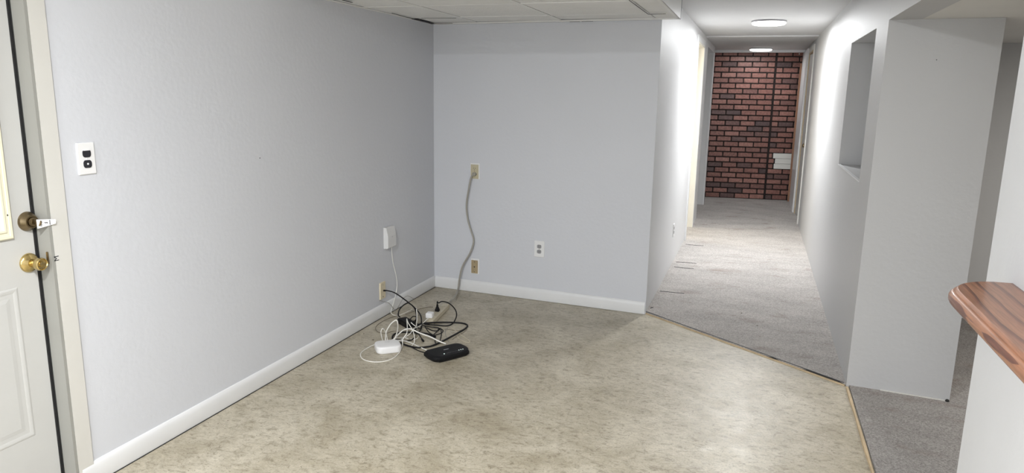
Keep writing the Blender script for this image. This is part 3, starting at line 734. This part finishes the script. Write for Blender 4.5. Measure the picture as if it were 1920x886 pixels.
# ---- power strip, plugs and boxes on the floor
def oriented_box(name, c, dirv, L, W, H, mat, bev, parent=None, z0=0.0):
    dirv = Vector((dirv[0], dirv[1], 0)).normalized(); s = Vector((-dirv.y, dirv.x, 0))
    m = Matrix((dirv, s, Vector((0, 0, 1)))).transposed().to_4x4(); m.translation = (c[0], c[1], z0)
    bm = bmesh.new(); add_box(bm, (-L/2, -W/2, 0), (L/2, W/2, H)); bmesh.ops.bevel(bm, geom=bm.edges[:], offset=bev, segments=3, affect='EDGES')
    bm.transform(m); o = obj(name, bm, mat, parent, smooth='auto'); return o, m
sa, sb = fl(836.5, 570, .03), fl(806.5, 600, .03)
e = empty('power_strip', (0, 0, 0)); tag(e, 'beige power strip on the floor near the room corner', 'power strip')
sd = (sa-sb); smid = (sa+sb)/2
body, sm_ = oriented_box('housing', smid, sd, sd.length+.01, .046, .032, 'strip', .003, e, .0015)
for k in range(6):
    u = -.15 + k*.055; bm = bmesh.new()
    add_loft(bm, [[Vector((u+x*s_, y*s_, z)) for x, y in rounded(.034, .030, .010, 3)] for s_, z in ((1, .033), (1, .0342), (.9, .0345))]); bm.transform(sm_)
    so = obj('socket', bm, 'strip', e); bm = bmesh.new()
    for q in (-.006, .006): add_box(bm, (u-.004, q-.001, .0343), (u+.004, q+.001, .0348))
    bm.transform(sm_); obj('slots', bm, 'dark', so)
# white adapter on the strip
p = fl(806, 591.5, .045)
o, _ = oriented_box('usb_adapter', p, sd, .050, .046, .034, 'white_plastic', .004, None, .034); tag(o, 'small white cube adapter plugged into the beige power strip', 'adapter')
adp = p
# black plug
p = fl(820, 580, .045)
e = empty('black_plug', (p.x, p.y, .034)); tag(e, 'black plug standing in the far end of the beige power strip', 'plug')
bm = bmesh.new(); add_loft(bm, [[Vector((x*s_, y*s_, z)) for x, y in rounded(.030, .026, .006, 3)] for s_, z in ((1, 0), (1, .012), (.78, .020), (.45, .034), (.36, .048))]); obj('plug_body', bm, 'black_plastic', e, smooth='auto')
plug_top = Vector((p.x, p.y, .082))
bp_ = plug_top
# black power brick
q = [fl(x, y, .035) for x, y in ((748.5, 591), (762, 591.5), (776, 603), (761, 611))]
bc = fl(762, 601, .030)
o, m_ = oriented_box('power_brick', bc, fl(772, 606, .03)-fl(751, 594, .03), .135, .070, .036, 'black_plastic', .006, None, .0); tag(o, 'black power supply brick lying on the floor under the tangled cables', 'power brick')
# small black wall wart in the tangle
p = fl(812, 628, .015); o, _ = oriented_box('black_coupler', p, (1, -.6), .045, .020, .018, 'black_plastic', .005, None, 0.0); tag(o, 'small black connector lump on the floor right of the cable tangle', 'connector')
p = fl(792.5, 636, .01); o, _ = oriented_box('black_coupler', p, (1, -1.2), .05, .012, .012, 'black_plastic', .004, None, 0.0); tag(o, 'slim black connector lying in the middle of the cable tangle', 'connector')
# modem
tl, tb_, tr, tf = fl(799, 657, .036), fl(852, 642, .036), fl(882, 656, .036), fl(823, 669, .036)
c0 = (tl+tb_+tr+tf)/4
ux = ((tb_-tl)+(tr-tf)).normalized(); ux.z = 0; ux.normalize()
mw, md = .255, .165
e = empty('modem'); e.matrix_world = Matrix.Translation((c0.x, c0.y, 0)) @ Matrix((ux, Vector((-ux.y, ux.x, 0)), Vector((0, 0, 1)))).transposed().to_4x4()
tag(e, 'flat black modem with a row of lights on the floor', 'modem')
def mod_out(s=0.0):
    pts = [(-.122, .062), (-.075, .078), (.075, .078), (.112, .070), (.128, .045), (.128, -.02), (.105, -.060), (.085, -.074), (-.085, -.074), (-.110, -.062), (-.128, -.03), (-.128, .045)]
    sm = smooth_path([Vector((*q, 0)) for q in pts+[pts[0]]], 4)[:-1]
    return [Vector((v.x*(1-s), v.y*(1-s*1.4), 0)) for v in sm]
bm = bmesh.new(); add_loft(bm, [[v+Vector((0, 0, z)) for v in mod_out(s_)] for s_, z in ((.10, .0), (.07, .004), (.0, .014), (-.01, .022), (.01, .032), (.05, .036), (.15, .0365))]); obj('housing', bm, 'black_plastic', e, smooth='auto')
LU = Matrix.Translation((0, 0, .0368))
for k, u in enumerate((-.050, .052, .066, .080)):
    bm = bmesh.new(); r_ = (.0036, .0028, .0028, .0028)[k]; add_lathe(bm, [(r_, .0362), (r_, .0372)], (u, -.040, 0), (0, 0, 1), 12)
    obj('indicator_light', bm, 'led', e)
for k in range(7):
    bm = bmesh.new(); add_lathe(bm, [(.0014, .0362), (.0014, .0370)], (-.030+.0115*k, -.040, 0), (0, 0, 1), 8); obj('printed_dot', bm, 'logo', e)
bm = bmesh.new(); add_box(bm, (-.017, .012, .0363), (.017, .0175, .0369)); obj('printed_logo', bm, 'logo', e)
bm = bmesh.new(); add_box(bm, (-.09, .070, .010), (-.05, .088, .030)); add_box(bm, (-.02, .074, .010), (.005, .086, .026)); obj('rear_ports', bm, 'black_plastic', e, .003)
bm = bmesh.new(); add_box(bm, (-.045, .076, .012), (.03, .098, .024)); obj('cable_plugs', bm, 'white_plastic', e, .002)
# white router puck
r0 = (fl(702.5, 653)+fl(711, 665)+fl(748, 661)+fl(752, 657))/4
c0 = fl(727, 652, .014)
ux = fl(747, 661.5) - fl(710, 665.5); ux.z = 0; ux.normalize()
e = empty('wifi_router'); e.matrix_world = Matrix.Translation((c0.x-.002, c0.y+.005, 0)) @ Matrix((ux, Vector((-ux.y, ux.x, 0)), Vector((0, 0, 1)))).transposed().to_4x4()
tag(e, 'rounded white square router on the floor near the left baseboard', 'router')
bm = bmesh.new()
prof = [(.94, .0), (.98, .003), (1.0, .010), (1.0, .026), (.992, .033), (.972, .038), (.94, .0405), (.86, .042), (.6, .0435), (.3, .044)]
add_loft(bm, [[Vector((x*s_, y*s_, z)) for x, y in rounded(.148, .132, .036, 7)] for s_, z in prof]); obj('housing', bm, 'white_plastic', e, smooth=True)
bm = bmesh.new(); add_box(bm, (-.016, .016, .0434), (.014, .021, .0440)); obj('printed_logo', bm, 'logo', e)
bm = bmesh.new(); add_lathe(bm, [(.0028, .0405), (.0028, .0418)], (.030, -.052, 0), (0, 0, 1), 10); obj('indicator_light', bm, 'led', e)

# ---- cables: (pixel x, pixel y, height above the floor)
def cable(name, pts, r, mat, label, group=None, sub_=5):
    P = [p if isinstance(p, Vector) else fl(p[0], p[1], max(p[2], r)) for p in pts]
    bm = bmesh.new(); add_tube(bm, P, r, 8, sub_); o = obj(name, bm, mat, None, smooth=True)
    tag(o, label, 'cable', group); return o
# power cord from the ivory outlet, hanging in front of the wall
offs = [.03, .045, .045, .04, .03, .03, .035, .05, .06, .07, .08, .10]
pw_ = [(889, 326), (883.5, 332), (878.5, 356), (874.6, 384), (877, 410), (883, 432), (888, 451), (881.7, 473), (867.4, 498), (861.7, 520), (858.8, 541)]
P = [onB(x, y, o_*.8) for (x, y), o_ in zip(pw_, offs)] + [fl(853, 556, .03), fl(845, 563, .02), fl(838, 569, .018)]
c = cable('extension_cord', P, .0062, 'taupe_cable', 'thick grey cord from the ivory outlet down to the power strip')
pp = onB(890.5, 326, .012); bm = bmesh.new(); add_lathe(bm, [(.013, 0), (.015, .008), (.014, .022), (.008, .028)], pp-nB*.006, nB + uB*-.15, 14)
o = obj('plug', bm, 'taupe_cable', c, smooth='auto')
G = 'loose cables of the floor tangle'
# from the wedge box
P = [onX(x, y, XL+o_) for x, y, o_ in ((733.5, 459, .018), (736.5, 490, .012), (742, 513, .010), (744.5, 533, .012), (741.5, 553.5, .022))] + [fl(736, 574, .04), fl(733, 585, .01), (738, 590, 0), (748, 590.5, 0), (760, 586, .0), (773, 579.5, .004)]
cable('thin_cable', P, .0026, 'white_cable', 'thin white cable running down the left wall from the wedge box')
# black coax
cp = coax + Vector((.03, .004, 0))
P = [coax+Vector((.012, .006, 0)), coax+Vector((.04, .008, 0)), fl(741, 549, .19), fl(763.5, 564.8, .17), fl(777, 577, .13), fl(781, 592, .07), (778, 604, .01), (772, 610, 0)]
cable('coax_cable', P, .0042, 'black_cable', 'black coaxial cable arching off the cream cable plate')
cable('black_cable', [(750, 594, .04), (746.8, 590, .08), (748.5, 581, .11), (755, 573, .14), (764, 567.5, .165), (770, 570, .16), (778, 577, .13), (786.5, 587, .09), (790, 596, .06), (790, 607, .02)], .0042, 'black_cable', 'black cable looping up from the power brick to the hanging coax')
cable('thin_cable', [onX(711.6, 563, XL+.018), onX(720, 565, XL+.02), (730, 568.5, .09), (741, 583, .02), (746, 594, .0), (744, 603, 0)], .0022, 'grey_cable', 'thin grey cable from under the cream cable plate to the floor')
cable('thin_cable', [(745.5, 577, .03), (750, 569, .09), (755, 560, .14), (760, 556, .15), (766, 554.6, .15), (776, 560, .10)], .0016, 'grey_cable', 'thin grey wire arched against the baseboard beside the corner')
# plug cable
cable('black_cable', [bp_, bp_+Vector((0, 0, .02)), (822.5, 567.5, .10), (829, 564.7, .11), (841.7, 568, .09), (853, 579, .06), (856, 591, .04), (850, 604.5, .01), (838.5, 610.2, 0), (818, 609, 0), (796, 607.4, .01)], .0042, 'black_cable', 'black cable looping from the black plug on the power strip')
# heavy black loop
cable('black_cable', [(783, 609, .02), (792, 606, .025), (818, 604, .02), (849.6, 604, .01), (870, 606, 0), (876.5, 610.6, 0), (870, 617, 0), (855, 625.5, 0), (841.7, 632.7, 0), (826, 641, 0), (812, 647, 0), (802, 649.5, 0), (783, 651, 0), (764, 647.5, 0), (751.6, 642, 0)], .0055, 'black_cable', 'thick black cable making the widest loop behind the black modem')
cable('black_cable', [(736, 634, .0), (736.5, 629, 0), (743, 624.5, 0), (761, 622, .003), (786.4, 623.5, .006), (800, 625, .006), (808, 627.5, .01)], .0055, 'black_cable', 'thick black cable arcing behind the white router')
cable('black_cable', [(752, 640, .0), (757, 644, 0), (770.6, 650, .0), (785, 657, .0), (795, 660, .004), (801, 661.5, .01)], .003, 'black_cable', 'thin black cable entering the left end of the black modem')
cable('black_cable', [(741, 636, 0), (752, 637, 0), (763, 638.5, 0), (773, 636, 0), (778, 631, 0)], .004, 'black_cable', 'short black cable just right of the white router')
# white ones
cable('white_cable', [(736, 637, .02), (740.6, 633, .03), (748.5, 624.8, .04), (757, 618, .06), (767.4, 616, .07), (776, 618.5, .06), (786.4, 623.5, .05), (807, 631, .04), (822.7, 639, .03), (836, 644, .018)], .0042, 'white_cable', 'thick white cable bridging from the white router to the modem back')
cable('white_cable', [(723, 638, .03), (722.8, 632, .05), (724.5, 621, .10), (731, 609, .15), (738, 602, .18), (743.7, 599.8, .19), (746, 607.4, .16), (745.3, 619, .10), (742, 630, .05), (739, 637, .03)], .0036, 'white_cable', 'tall white cable loop standing behind the white router')
cable('white_cable', [(717.5, 638, .02), (715.5, 630, .05), (714.3, 622, .08), (716, 616.5, .10), (719, 616, .10), (722, 620, .08), (724.3, 627, .05), (726.5, 637, .03)], .0026, 'white_cable', 'small white cable loop behind the left side of the white router')
cable('white_cable', [(705, 645, .01), (700, 646.5, .004), (687, 653, 0), (677.5, 660.5, 0), (676.2, 667, 0), (682, 673.5, 0), (698, 677.7, 0), (720, 677, 0), (738, 670.5, 0), (748.5, 660.5, .0), (753.3, 651, .004), (755, 645, .01), (754.5, 638, .03), (758, 631, .05), (762.7, 624, .07), (763.7, 612, .09), (762.5, 598, .11)], .0028, 'white_cable', 'white cable making the wide floor loop in front of the white router')
cable('white_cable', [(762.7, 597, .11), (765, 604, .10), (769, 610.6, .08), (773.8, 618.5, .06), (777, 631, .03), (776.5, 642, .01), (772, 647.7, 0)], .0026, 'white_cable', 'white cable crossing over the black power brick')
cable('white_cable', [(803, 596, .05), (799, 599.5, .045), (794, 604.5, .04), (786.4, 611, .05), (777, 614.8, .05), (773, 619, .04), (769, 625, .02), (761, 630.5, .01), (752, 636, .01)], .0026, 'white_cable', 'white cable running from the white cube adapter into the tangle')
cable('white_cable', [(779.5, 576, .12), (781, 580, .12), (781.7, 592, .08), (781.5, 603, .05), (780.5, 611, .04)], .0026, 'white_cable', 'upright white cable in front of the hanging black coax')
cable('white_cable', [(741, 637.5, .01), (750, 638, .01), (761, 639.2, .006), (772, 643, .003), (785, 649, .003), (800, 656, .01)], .0032, 'white_cable', 'flat white cable from the router to the left end of the modem')
cable('white_cable', [(741, 633.5, .01), (748, 632, .01), (757, 632.2, .006), (766, 634.5, 0)], .0026, 'white_cable', 'short white cable end beside the right of the white router')
cable('cream_cable', [(782, 611, .03), (790, 614, .01), (800, 618, 0), (810, 622, 0), (816, 626, 0)], .0022, 'cream_cable', 'thin cream cable lying across the black tangle')
cable('cream_cable', [(846, 613.5, 0), (856, 620.5, 0), (865.4, 628, 0), (874, 633.5, 0), (879.8, 638, 0), (879.5, 641.3, 0), (870, 639.8, 0), (861, 634.5, 0), (857, 630, 0)], .0020, 'cream_cable', 'thin cream cable folded on the floor right of the tangle')
cable('thin_cable', [(840, 613.5, 0), (835.5, 619, 0), (835.5, 626, 0), (838.5, 634, 0), (841.7, 640.6, 0)], .0018, 'grey_cable', 'thin grey wire curving down behind the black modem')
cable('thin_cable', [(835, 616.5, 0), (850, 618.3, 0), (862, 619, 0), (875, 616, 0), (870, 622, 0), (858, 629, 0), (848, 636, 0)], .0015, 'thin_brown', 'thin brown wire lying under the cream folded cable')
cable('thin_cable', [(747, 590, 0), (735, 594, 0), (723, 599, 0), (711, 606, 0), (704.5, 613, 0), (706, 619.5, 0), (714, 623.5, 0), (724, 624.5, 0), (738, 620, 0), (750, 623, .0)], .0018, 'thin_brown', 'thin brown wire looping on the floor along the left baseboard')
cable('thin_cable', [(760, 589, 0), (772, 584.5, 0), (786, 579, 0), (802, 575.3, 0), (812, 575.2, 0)], .0018, 'thin_brown', 'thin brown wire reaching from the brick toward the power strip')
cable('thin_cable', [(800, 589, 0), (788, 590, 0), (775, 593, 0), (768, 597, 0)], .0016, 'grey_cable', 'thin grey wire between the brick and the white cube adapter')
for pts, lab in (
    ([(790, 609, .02), (801, 611.5, .015), (811.7, 613, .01), (820, 614, .01), (826, 616, .01), (830.5, 619, .01), (828, 623.5, .005), (820, 626.5, .003), (813, 628.5, .01)], 'thin black cable curling to the black connector lump'),
    ([(812, 612.5, .01), (822, 614, .012), (826.5, 618, .012), (827.5, 626, .005), (826, 634, .0), (825, 640, .0)], 'thin black cable dropping toward the modem back'),
    ([(796, 610, .02), (800, 617, .01), (805, 623, .01), (813, 628, .01)], 'short thin black cable above the connector lump'),
    ([(814, 629, .01), (815.5, 634, .005), (816, 641, .004), (819, 645, .01)], 'thin black cable from the connector lump down to the modem'),
    ([(766, 604, .03), (770, 597, .05), (775, 592.5, .06), (782, 594.5, .05), (779, 600, .03), (771.5, 602, .03)], 'thin black loop curled on top of the power brick'),
    ([(770, 602, .03), (776, 606, .03), (781, 611, .03), (787, 616, .02), (790, 609, .02), (782, 606.5, .03)], 'black cable knot right of the power brick'),
    ([(775, 612, .02), (780, 618, .02), (784, 624, .02), (789.6, 632.7, .01), (794, 638, .01)], 'black cable end with the slim connector'),
    ([(778, 618, .03), (784, 611, .05), (791, 607, .05), (798, 607, .04), (806, 607.5, .03)], 'black cable running into the tangle knot from the right'),
    ([(774, 622, .01), (779, 614, .03), (786, 609, .03), (791, 612, .02), (787, 620, .01), (781, 626, 0)], 'black cable coil at the heart of the tangle'),
    ([(822.5, 615, .01), (820, 620, .01), (816, 624, .01), (813, 627, .01)], 'black cable tail joining the connector lump from above'),
    ([(800, 614, .01), (808, 618, .0), (816, 620, .0), (822, 618.5, .0), (826, 614.5, .0)], 'thin black cable lying low between lump and tangle')):
    cable('black_cable', pts, .0030, 'black_cable', lab)
cable('white_cable', [(783, 621, .02), (786, 627, .01), (783, 633, .01), (776, 636, .0), (770, 634.5, .0)], .0020, 'white_cable', 'small thin white curl below the heart of the tangle')
cable('white_cable', [(770.5, 604, .05), (775, 608, .04), (780, 611.5, .04)], .0030, 'white_cable', 'short white cable stub beside the power brick')
cable('thin_cable', [(783, 632, 0), (796, 629, 0), (808, 632, 0), (815, 633.5, 0)], .0018, 'cream_cable', 'thin cream wire left of the modem back')
# small debris on the floor
for k, (x, y, s_) in enumerate(((699.5, 637.3, .008), (682, 625.5, .005), (812, 559, .003), (1390, 587, .006), (1378, 602, .005), (1420, 610, .005))):
    p = fl(x, y, 0 if x < 1000 else CZ); bm = bmesh.new(); bmesh.ops.create_icosphere(bm, subdivisions=1, radius=s_)
    for v in bm.verts: v.co *= random.uniform(.7, 1.2); v.co.z *= .5
    bm.transform(Matrix.Translation((p.x, p.y, p.z+s_*.35)))
    tag(obj('crumb', bm, 'white_paint' if k == 2 else 'thin_brown'), ['brown crumb on the floor left of the white router', 'small brown crumb by the left baseboard', 'white speck on the floor near the room corner', 'dark speck on the hallway carpet, uppermost of three', 'dark speck on the hallway carpet, leftmost of three', 'dark speck on the hallway carpet, lowest of three'][k], 'debris')
